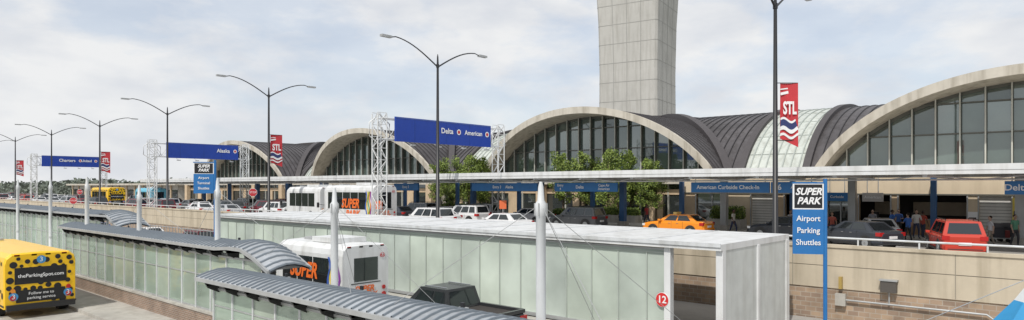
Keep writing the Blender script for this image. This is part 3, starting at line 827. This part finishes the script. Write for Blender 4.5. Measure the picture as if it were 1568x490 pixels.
def stop(X,Y,zb,h=2.6):
    g=MB(); g.tube([(0,0,0),(0,0,h)],.035,greym,6)
    vs=[(.045,.38*math.cos(R(22.5+45*k)),h-.1+.38*math.sin(R(22.5+45*k))) for k in range(8)]
    g.add(vs,[tuple(range(8))],redb); g.add([(.038,v[1]*1.08,h-.1+(v[2]-h+.1)*1.08) for v in vs],[tuple(range(8))],txtw)
    o=g.obj('stop_sign',loc=(X,Y,zb),rz=R(-25)); text('STOP',(X+.05,Y,zb+h-.1),.26,R(65),txtw,o)
stop(XU(387,31),31,0.0,2.9); stop(XU(112,24),24,-2.2,4.0); stop(XU(122,33),33,0)
g=MB(); n=8; tm=M('tent_blue',(.025,.25,.50),.6,var=.12,dirt=.15); tm2=M('tent_white',(.62,.64,.64),.6)
def ringp(r,z): return [(r*math.cos(2*math.pi*k/n+.2),r*math.sin(2*math.pi*k/n+.2),z) for k in range(n)]
rr_=[(.05,1.9),(.4,1.35),(.8,.85),(1.35,.35),(2.0,-.1)]
for i in range(4):
    A=ringp(*rr_[i]);B=ringp(*rr_[i+1])
    for k in range(n): g.add([A[k],A[(k+1)%n],B[(k+1)%n],B[k]],[(0,1,2,3)],tm if i>0 else tm2)
A=ringp(2.0,-.1);B=ringp(2.02,-.4)
for k in range(n): g.add([A[k],A[(k+1)%n],B[(k+1)%n],B[k]],[(0,1,2,3)],tm2); g.tube([B[k],(B[k][0],B[k][1],-1.9)],.04,whitem,6)
g.tube([(0,0,-1.9),(0,0,2.1)],.06,white,8)
for k in range(n): g.tube([A[k],(B[k][0]*1.8,B[k][1]*1.8,-1.9)],.008,whitem,4)
for s in (-1,1): g.tube([(0,0,1.9),(3.2*s,2,-.2)],.01,whitem,4)
g.obj('market_tent',loc=(XU(1590,17.2),17.2,-.3))

# ---------------- trees ----------------
leafA=M('leaf_light',(.20,.26,.055),.6,var=.35,scale=1.6,spec=.3); leafB=M('leaf_dark',(.08,.125,.028),.6,var=.4,scale=1.6,spec=.3)
def tree_mesh(seed,H,W,nl):
    rnd=random.Random(seed); g=MB()
    g.tube([(0,0,0),(.05,0,H*.3),(0,.05,H*.6),(0,0,H*.9)],[.13,.10,.06,.02],bark,7)
    cl=[]
    for i in range(24):
        z=H*(.26+.68*i/24); t=rnd.uniform(0,6.28); rr=W*(.5+.5*math.sin(math.pi*min(1,(z/H-.15)/.85)))*rnd.uniform(.45,1.0)
        e=(rr*math.cos(t),rr*math.sin(t),z+rnd.uniform(.1,.6))
        g.tube([(0,0,z-.3),(e[0]*.5,e[1]*.5,z+.05),e],[.04,.025,.01],bark,5); cl.append((e,rnd.uniform(.32,.6)))
        cl.append(((e[0]*.45,e[1]*.45,z+.25),rnd.uniform(.3,.5)))
    cl.append(((0,0,H*.95),.38)); cl.append(((.1,0,H),.25))
    for e,r in cl:
        for _ in range(nl):
            d=Vector((rnd.gauss(0,1),rnd.gauss(0,1),rnd.gauss(0,1))); d=d.normalized()*r*rnd.random()**.4
            p=Vector(e)+d; s=rnd.uniform(.06,.12)
            a1=Vector((rnd.gauss(0,1),rnd.gauss(0,1),rnd.gauss(0,1))).normalized(); b1=a1.orthogonal().normalized()
            g.add([p-a1*s,p+b1*s*.6,p+a1*s,p-b1*s*.6],[(0,1,2,3)],leafA if rnd.random()<.65 else leafB)
    return g
tms=[]
for sd,H,W in ((1,6.3,1.5),(2,6.0,1.6),(3,5.8,1.45)):
    tms.append(tree_mesh(sd,H,W,80).obj('deciduous_tree'))
spots=[(862,52.3,0,1.0),(888,53,1,1.08),(932,52.4,2,1.12),(905,54.5,0,.92),(965,53.1,0,1.0),(988,52.3,1,.93),(700,52.4,0,1.0),(718,52.2,2,1.12),(742,53,1,1.05),(735,51.5,2,.95),(688,50.5,1,.8),(945,51,2,.8),(672,54,0,1.0),(1005,53.5,2,.85)]
for i,(u,Y,k,s) in enumerate(spots):
    if i<3: o=tms[i]
    else: o=bpy.data.objects.new('deciduous_tree',tms[k].data); col.objects.link(o)
    o.location=(XU(u,Y),Y,.14); o.rotation_euler=(0,0,i*1.3); o.scale=(s,s,s)
def hedge(x0,x1,Y,z0,z1):
    g=MB(); g.box(x0,x1,Y-.6,Y+.6,.14,z0,concrete2); rnd=random.Random(5)
    for _ in range(int((x1-x0)*900)):
        p=Vector((rnd.uniform(x0,x1),Y+rnd.uniform(-.5,.5),z0+(z1-z0)*rnd.random()+.1*math.sin(_))); s=.08
        a1=Vector((rnd.gauss(0,1),rnd.gauss(0,1),rnd.gauss(0,1))).normalized(); b1=a1.orthogonal().normalized()
        g.add([p-a1*s,p+b1*s*.6,p+a1*s,p-b1*s*.6],[(0,1,2,3)],leafA if rnd.random()<.5 else leafB)
    g.obj('planter_hedge')
hedge(XU(1092,49),XU(1140,49),48.8,.9,1.8); hedge(XU(925,52),XU(985,52),51.2,.8,1.4); hedge(XU(690,52),XU(760,52),51,.8,1.4); hedge(XU(850,50),XU(905,50),50,.7,1.2)
g=MB(); rnd=random.Random(11)
dl1=M('far_leaf',(.15,.175,.14),.9,var=.3,scale=.1); dl2=M('far_leaf_dark',(.11,.13,.11),.9,var=.3,scale=.1)
def farleaf(X,Yb,hh,sz=1.):
    z=-2.3+hh*rnd.random()**.6; s=rnd.uniform(.7,1.6)*sz
    p=Vector((X,Yb,z)); a1=Vector((rnd.gauss(0,1),rnd.gauss(0,1),rnd.gauss(0,1))).normalized(); b1=a1.orthogonal().normalized()
    g.add([p-a1*s,p+b1*s*.7,p+a1*s,p-b1*s*.7],[(0,1,2,3)],dl1 if rnd.random()<.5 else dl2)
for _ in range(12000):
    X=rnd.uniform(-1100,-380); Yb=-120+rnd.random()*60+(-X-330)*.9*rnd.random()
    farleaf(X,Yb,8.5+4*noise.noise(Vector((X*.02,Yb*.02,0)))+2*noise.noise(Vector((X*.1,Yb*.1,3))))
for _ in range(5000):
    X=rnd.uniform(-380,-225); Yb=66+rnd.random()*45
    farleaf(X,Yb,7+2*noise.noise(Vector((X*.05,Yb*.05,0)))+2*noise.noise(Vector((X*.2,1,3))),.7)
g.obj('distant_trees')
g=MB(); g.box(-210,-140,56,70,0,3.6,concrete2); g.box(-210,-140,55.9,56,1.0,2.6,darkg); g.box(-211,-139,55,71,3.6,4.0,rimm)
x=-208
while x<-141: g.box(x-.15,x+.15,55.7,55.89,.1,3.6,tan); x+=5
g.obj('distant_building')

# ---------------- people ----------------
def person(X,Y,z,rz,shirt,pants,h=1.72,pose=0,seed=0):
    k=h/1.72
    pts=[];ed=[];rad=[]
    def v(p,r): pts.append(Vector(p)*k); rad.append(r*k); return len(pts)-1
    pel=v((0,0,.95),.135); sp=v((0,.01,1.15),.125); ch=v((0,.0,1.36),.15); nk=v((0,.0,1.47),.06); hd=v((0,-.01,1.54),.055)
    ed+=[(pel,sp),(sp,ch),(ch,nk),(nk,hd)]
    sw=.12 if pose%2==0 else .22
    for s in (-1,1):
        hip=v((s*.095,0,.88),.095); kn=v((s*.1,-s*sw*.7-.02,.5),.062); an=v((s*.105,-s*sw+.05,.1),.042); to=v((s*.12,-s*sw-.13,.045),.035)
        ed+=[(pel,hip),(hip,kn),(kn,an),(an,to)]
        sh=v((s*.185,.0,1.39),.06)
        if pose==2 and s==1: el=v((s*.25,-.08,1.14),.043); wr=v((s*.18,-.32,1.16),.03)
        else: el=v((s*.25,s*.05+.02,1.12),.043); wr=v((s*.265,s*.09-.06,.88),.03)
        pa=v(tuple(pts[wr]/k+ (pts[wr]-pts[el])/k*.22),.032)
        ed+=[(ch,sh),(sh,el),(el,wr),(wr,pa)]
    me=bpy.data.meshes.new('b'); me.from_pydata(pts,ed,[]); o=bpy.data.objects.new('b',me); col.objects.link(o)
    mo=o.modifiers.new('s','SKIN'); o.modifiers.new('u','SUBSURF').levels=1
    for i,sv in enumerate(me.skin_vertices[0].data): sv.radius=(rad[i],rad[i]*.8 if i in (0,1,2) else rad[i]); sv.use_root=(i==0)
    dg=bpy.context.evaluated_depsgraph_get(); dg.update()
    m2=bpy.data.meshes.new_from_object(o.evaluated_get(dg))
    g=MB()
    sk=M('skin%d'%(seed%3),[(.45,.28,.2),(.16,.09,.06),(.5,.33,.25)][seed%3],.6); hair=M('hair',(.03,.02,.015),.8)
    ms=M('shirt%d'%seed,shirt,.9); mp=M('pants%d'%seed,pants,.9)
    vs=[tuple(q.co) for q in m2.vertices]
    grp={}
    for p in m2.polygons:
        c=p.center/k
        arm=abs(c.x)>.2 and c.z>.7
        if c.z<.09: t=rubber
        elif arm: t=ms if c.z>1.2 else sk
        elif c.z>1.45: t=sk
        elif c.z>.93: t=ms
        else: t=mp
        grp.setdefault(t,[]).append(tuple(p.vertices))
    for t,fs in grp.items(): g.add(vs,fs,t,True)
    g.ball((0,-.01*k,1.63*k),(.075*k,.095*k,.115*k),sk,8); g.ball((0,.015*k,1.665*k),(.082*k,.095*k,.1*k),hair,8)
    g.ball((0,-.108*k,1.615*k),(.013,.02,.022),sk,4)
    for s in (-1,1): g.ball((s*.03,-.092*k,1.645*k),(.012,.01,.008),txtk,4); g.ball((s*.078,0,1.625*k),(.012,.02,.03),sk,4)
    g.box(-.025,.025,-.104*k,-.09*k,1.572*k,1.58*k,M('lips',(.3,.1,.09)))
    for (i,j) in ed:
        if abs(rad[j]-.032*k)<1e-6:
            pa=pts[j]; d=(pts[j]-pts[i]).normalized(); sd=d.cross(Vector((1,0,0))).normalized()
            for q,(off,ln) in enumerate(((-.03,.07),(-.01,.085),(.01,.08),(.028,.065))):
                b0=pa+sd*off*k; g.tube([b0,b0+d*ln*.5*k,b0+d*ln*k-Vector((pts[j].x*.06,0,0))],[.010,.009,.007],sk,5)
            b0=pa-sd*.03*k-d*.02; g.tube([b0,b0-sd*.03*k+d*.03,b0-sd*.035*k+d*.055],[.011,.01,.008],sk,5)
    bpy.data.objects.remove(o)
    return g.obj('person',loc=(X,Y,z),rz=rz)
P=[(1336,48.6,.3,(.3,.3,.33),(.05,.05,.07),0),(1366,48.2,2.2,(.05,.16,.5),(.04,.04,.05),1),(1390,46.2,4,(.06,.16,.5),(.05,.05,.06),2),
   (1403,47.4,.5,(.65,.63,.6),(.06,.07,.12),2),(1413,48.2,2.8,(.5,.09,.06),(.05,.06,.1),0),(1516,45.4,5.2,(.6,.6,.62),(.3,.25,.2),1),(1210,46.8,1.2,(.55,.55,.57),(.04,.04,.06),1),
   (990,47.4,1.5,(.5,.06,.06),(.05,.05,.08),1),(640,48.6,1.4,(.4,.4,.42),(.04,.05,.1),0),(1376,49.4,.1,(.06,.14,.4),(.03,.03,.03),2),(1123,45.5,1.5,(.65,.62,.55),(.05,.06,.12),1),(1554,46.6,.8,(.12,.3,.2),(.05,.05,.06),0),(1274,46.0,.2,(.55,.14,.1),(.06,.07,.12),1),(1258,47.5,2.0,(.6,.6,.62),(.05,.05,.06),0)]
for i,(u,Y,rz,s_,p_,po) in enumerate(P): person(XU(u,Y),Y,.14 if Y>47 else 0,rz,s_,p_,1.68+.03*(i%4),po,i)
def cart(X,Y):
    g=MB()
    g.box(-.45,.45,-.3,.3,.22,.27,greym)
    for x in (-.38,.38):
        for y in (-.25,.25): g.tube([(x,y-.03,.1),(x,y+.03,.1)],.1,rubber,10)
    for y in (-.27,.27): g.tube([(-.45,y,.25),(-.52,y,1.0)],.02,chrome,6)
    g.tube([(-.52,-.27,1.0),(-.52,.27,1.0)],.025,black,6)
    g.box(-.35,.15,-.25,.25,.28,.85,M('bag_dark',(.04,.04,.05))); g.box(.16,.4,-.22,.22,.28,.7,M('bag_red',(.2,.03,.03))); g.box(-.3,.1,-.2,.2,.86,1.1,M('bag_grey',(.1,.1,.11)))
    g.obj('luggage_cart',loc=(X,Y,.14),rz=.3,bevel=.02)
cart(XU(1532,47.6),47.6); cart(XU(1543,48.5),48.5)
def cone(X,Y,z):
    g=MB(); co_=M('cone_orange',(.75,.18,.02)); g.box(-.2,.2,-.2,.2,0,.04,rubber); g.tube([(0,0,.04),(0,0,.3)],[.15,.1],co_,12); g.tube([(0,0,.3),(0,0,.5)],[.1,.07],txtw,12); g.tube([(0,0,.5),(0,0,.75)],[.07,.03],co_,12)
    g.obj('traffic_cone',loc=(X,Y,z))
for u,Y in ((1287,48),(560,40),(345,33)): cone(XU(u,Y),Y,.14 if Y>47 else 0)
def osign(u,Y):
    g=MB(); g.tube([(0,0,0),(0,0,2.2)],.04,greym,6); g.box(-.3,.3,-.04,-.01,1.5,2.2,M('sign_orange',(.7,.15,.05)))
    g.obj('warning_sign',loc=(XU(u,Y),Y,0),rz=.5)
osign(580,33.5); osign(770,41)

# ---------------- world, sun, camera ----------------
w=bpy.data.worlds.new('World'); scn.world=w; w.use_nodes=True; nt=w.node_tree; N=nt.nodes; L=nt.links
bg=N['Background']; bg.inputs['Strength'].default_value=.1
sky=N.new('ShaderNodeTexSky'); sky.sky_type='NISHITA'; sky.sun_disc=False
SV=Vector((.2,-.75,.95)).normalized(); sky.sun_elevation=math.asin(SV.z); sky.sun_rotation=math.atan2(SV.x,SV.y); sky.dust_density=1.5; sky.air_density=1.0
tc=N.new('ShaderNodeTexCoord'); mp=N.new('ShaderNodeMapping'); mp.inputs['Scale'].default_value=(1,1,2.4); mp.inputs['Location'].default_value=(5.3,2.2,.9)
L.new(tc.outputs['Generated'],mp.inputs[0])
n1=N.new('ShaderNodeTexNoise'); n1.inputs['Scale'].default_value=5.0; n1.inputs['Detail'].default_value=11; n1.inputs['Roughness'].default_value=.58; n1.inputs['Distortion'].default_value=.1
L.new(mp.outputs[0],n1.inputs['Vector'])
r1=N.new('ShaderNodeValToRGB'); r1.color_ramp.elements[0].position=.40; r1.color_ramp.elements[1].position=.56
r1.color_ramp.elements[0].color=(.58,.58,.58,1); r1.color_ramp.elements[1].color=(.98,.98,.98,1)
L.new(n1.outputs['Fac'],r1.inputs[0])
n2=N.new('ShaderNodeTexNoise'); n2.inputs['Scale'].default_value=8; n2.inputs['Detail'].default_value=9; L.new(mp.outputs[0],n2.inputs['Vector'])
r2=N.new('ShaderNodeValToRGB'); r2.color_ramp.elements[0].position=.36; r2.color_ramp.elements[1].position=.62
r2.color_ramp.elements[0].color=(7.2,7.45,7.9,1); r2.color_ramp.elements[1].color=(8.7,8.75,8.8,1)
L.new(n2.outputs['Fac'],r2.inputs[0])
hz=N.new('ShaderNodeMixRGB'); hz.blend_type='ADD'; hz.inputs[0].default_value=1; hz.inputs[2].default_value=(1.6,2.0,2.6,1)
L.new(sky.outputs[0],hz.inputs[1])
mx=N.new('ShaderNodeMixRGB'); L.new(r1.outputs[0],mx.inputs[0]); L.new(hz.outputs[0],mx.inputs[1]); L.new(r2.outputs[0],mx.inputs[2])
L.new(mx.outputs[0],bg.inputs['Color'])
sl=bpy.data.lights.new('sun','SUN'); sl.energy=3.1; sl.angle=R(.8); sl.color=(1,.96,.90)
so=bpy.data.objects.new('sun',sl); col.objects.link(so); so.rotation_euler=SV.to_track_quat('Z','Y').to_euler(); so.location=(0,0,60)
cam=bpy.data.cameras.new('camera'); co=bpy.data.objects.new('camera',cam); col.objects.link(co)
co.location=(0,0,EYE); co.rotation_euler=(R(90),0,R(41.4)); cam.sensor_width=36; cam.lens=36*1013/1568; cam.shift_y=40/1568; cam.clip_end=6000; cam.clip_start=.1
scn.camera=co
scn.view_settings.view_transform='Standard'; scn.view_settings.look='None'; scn.view_settings.exposure=0
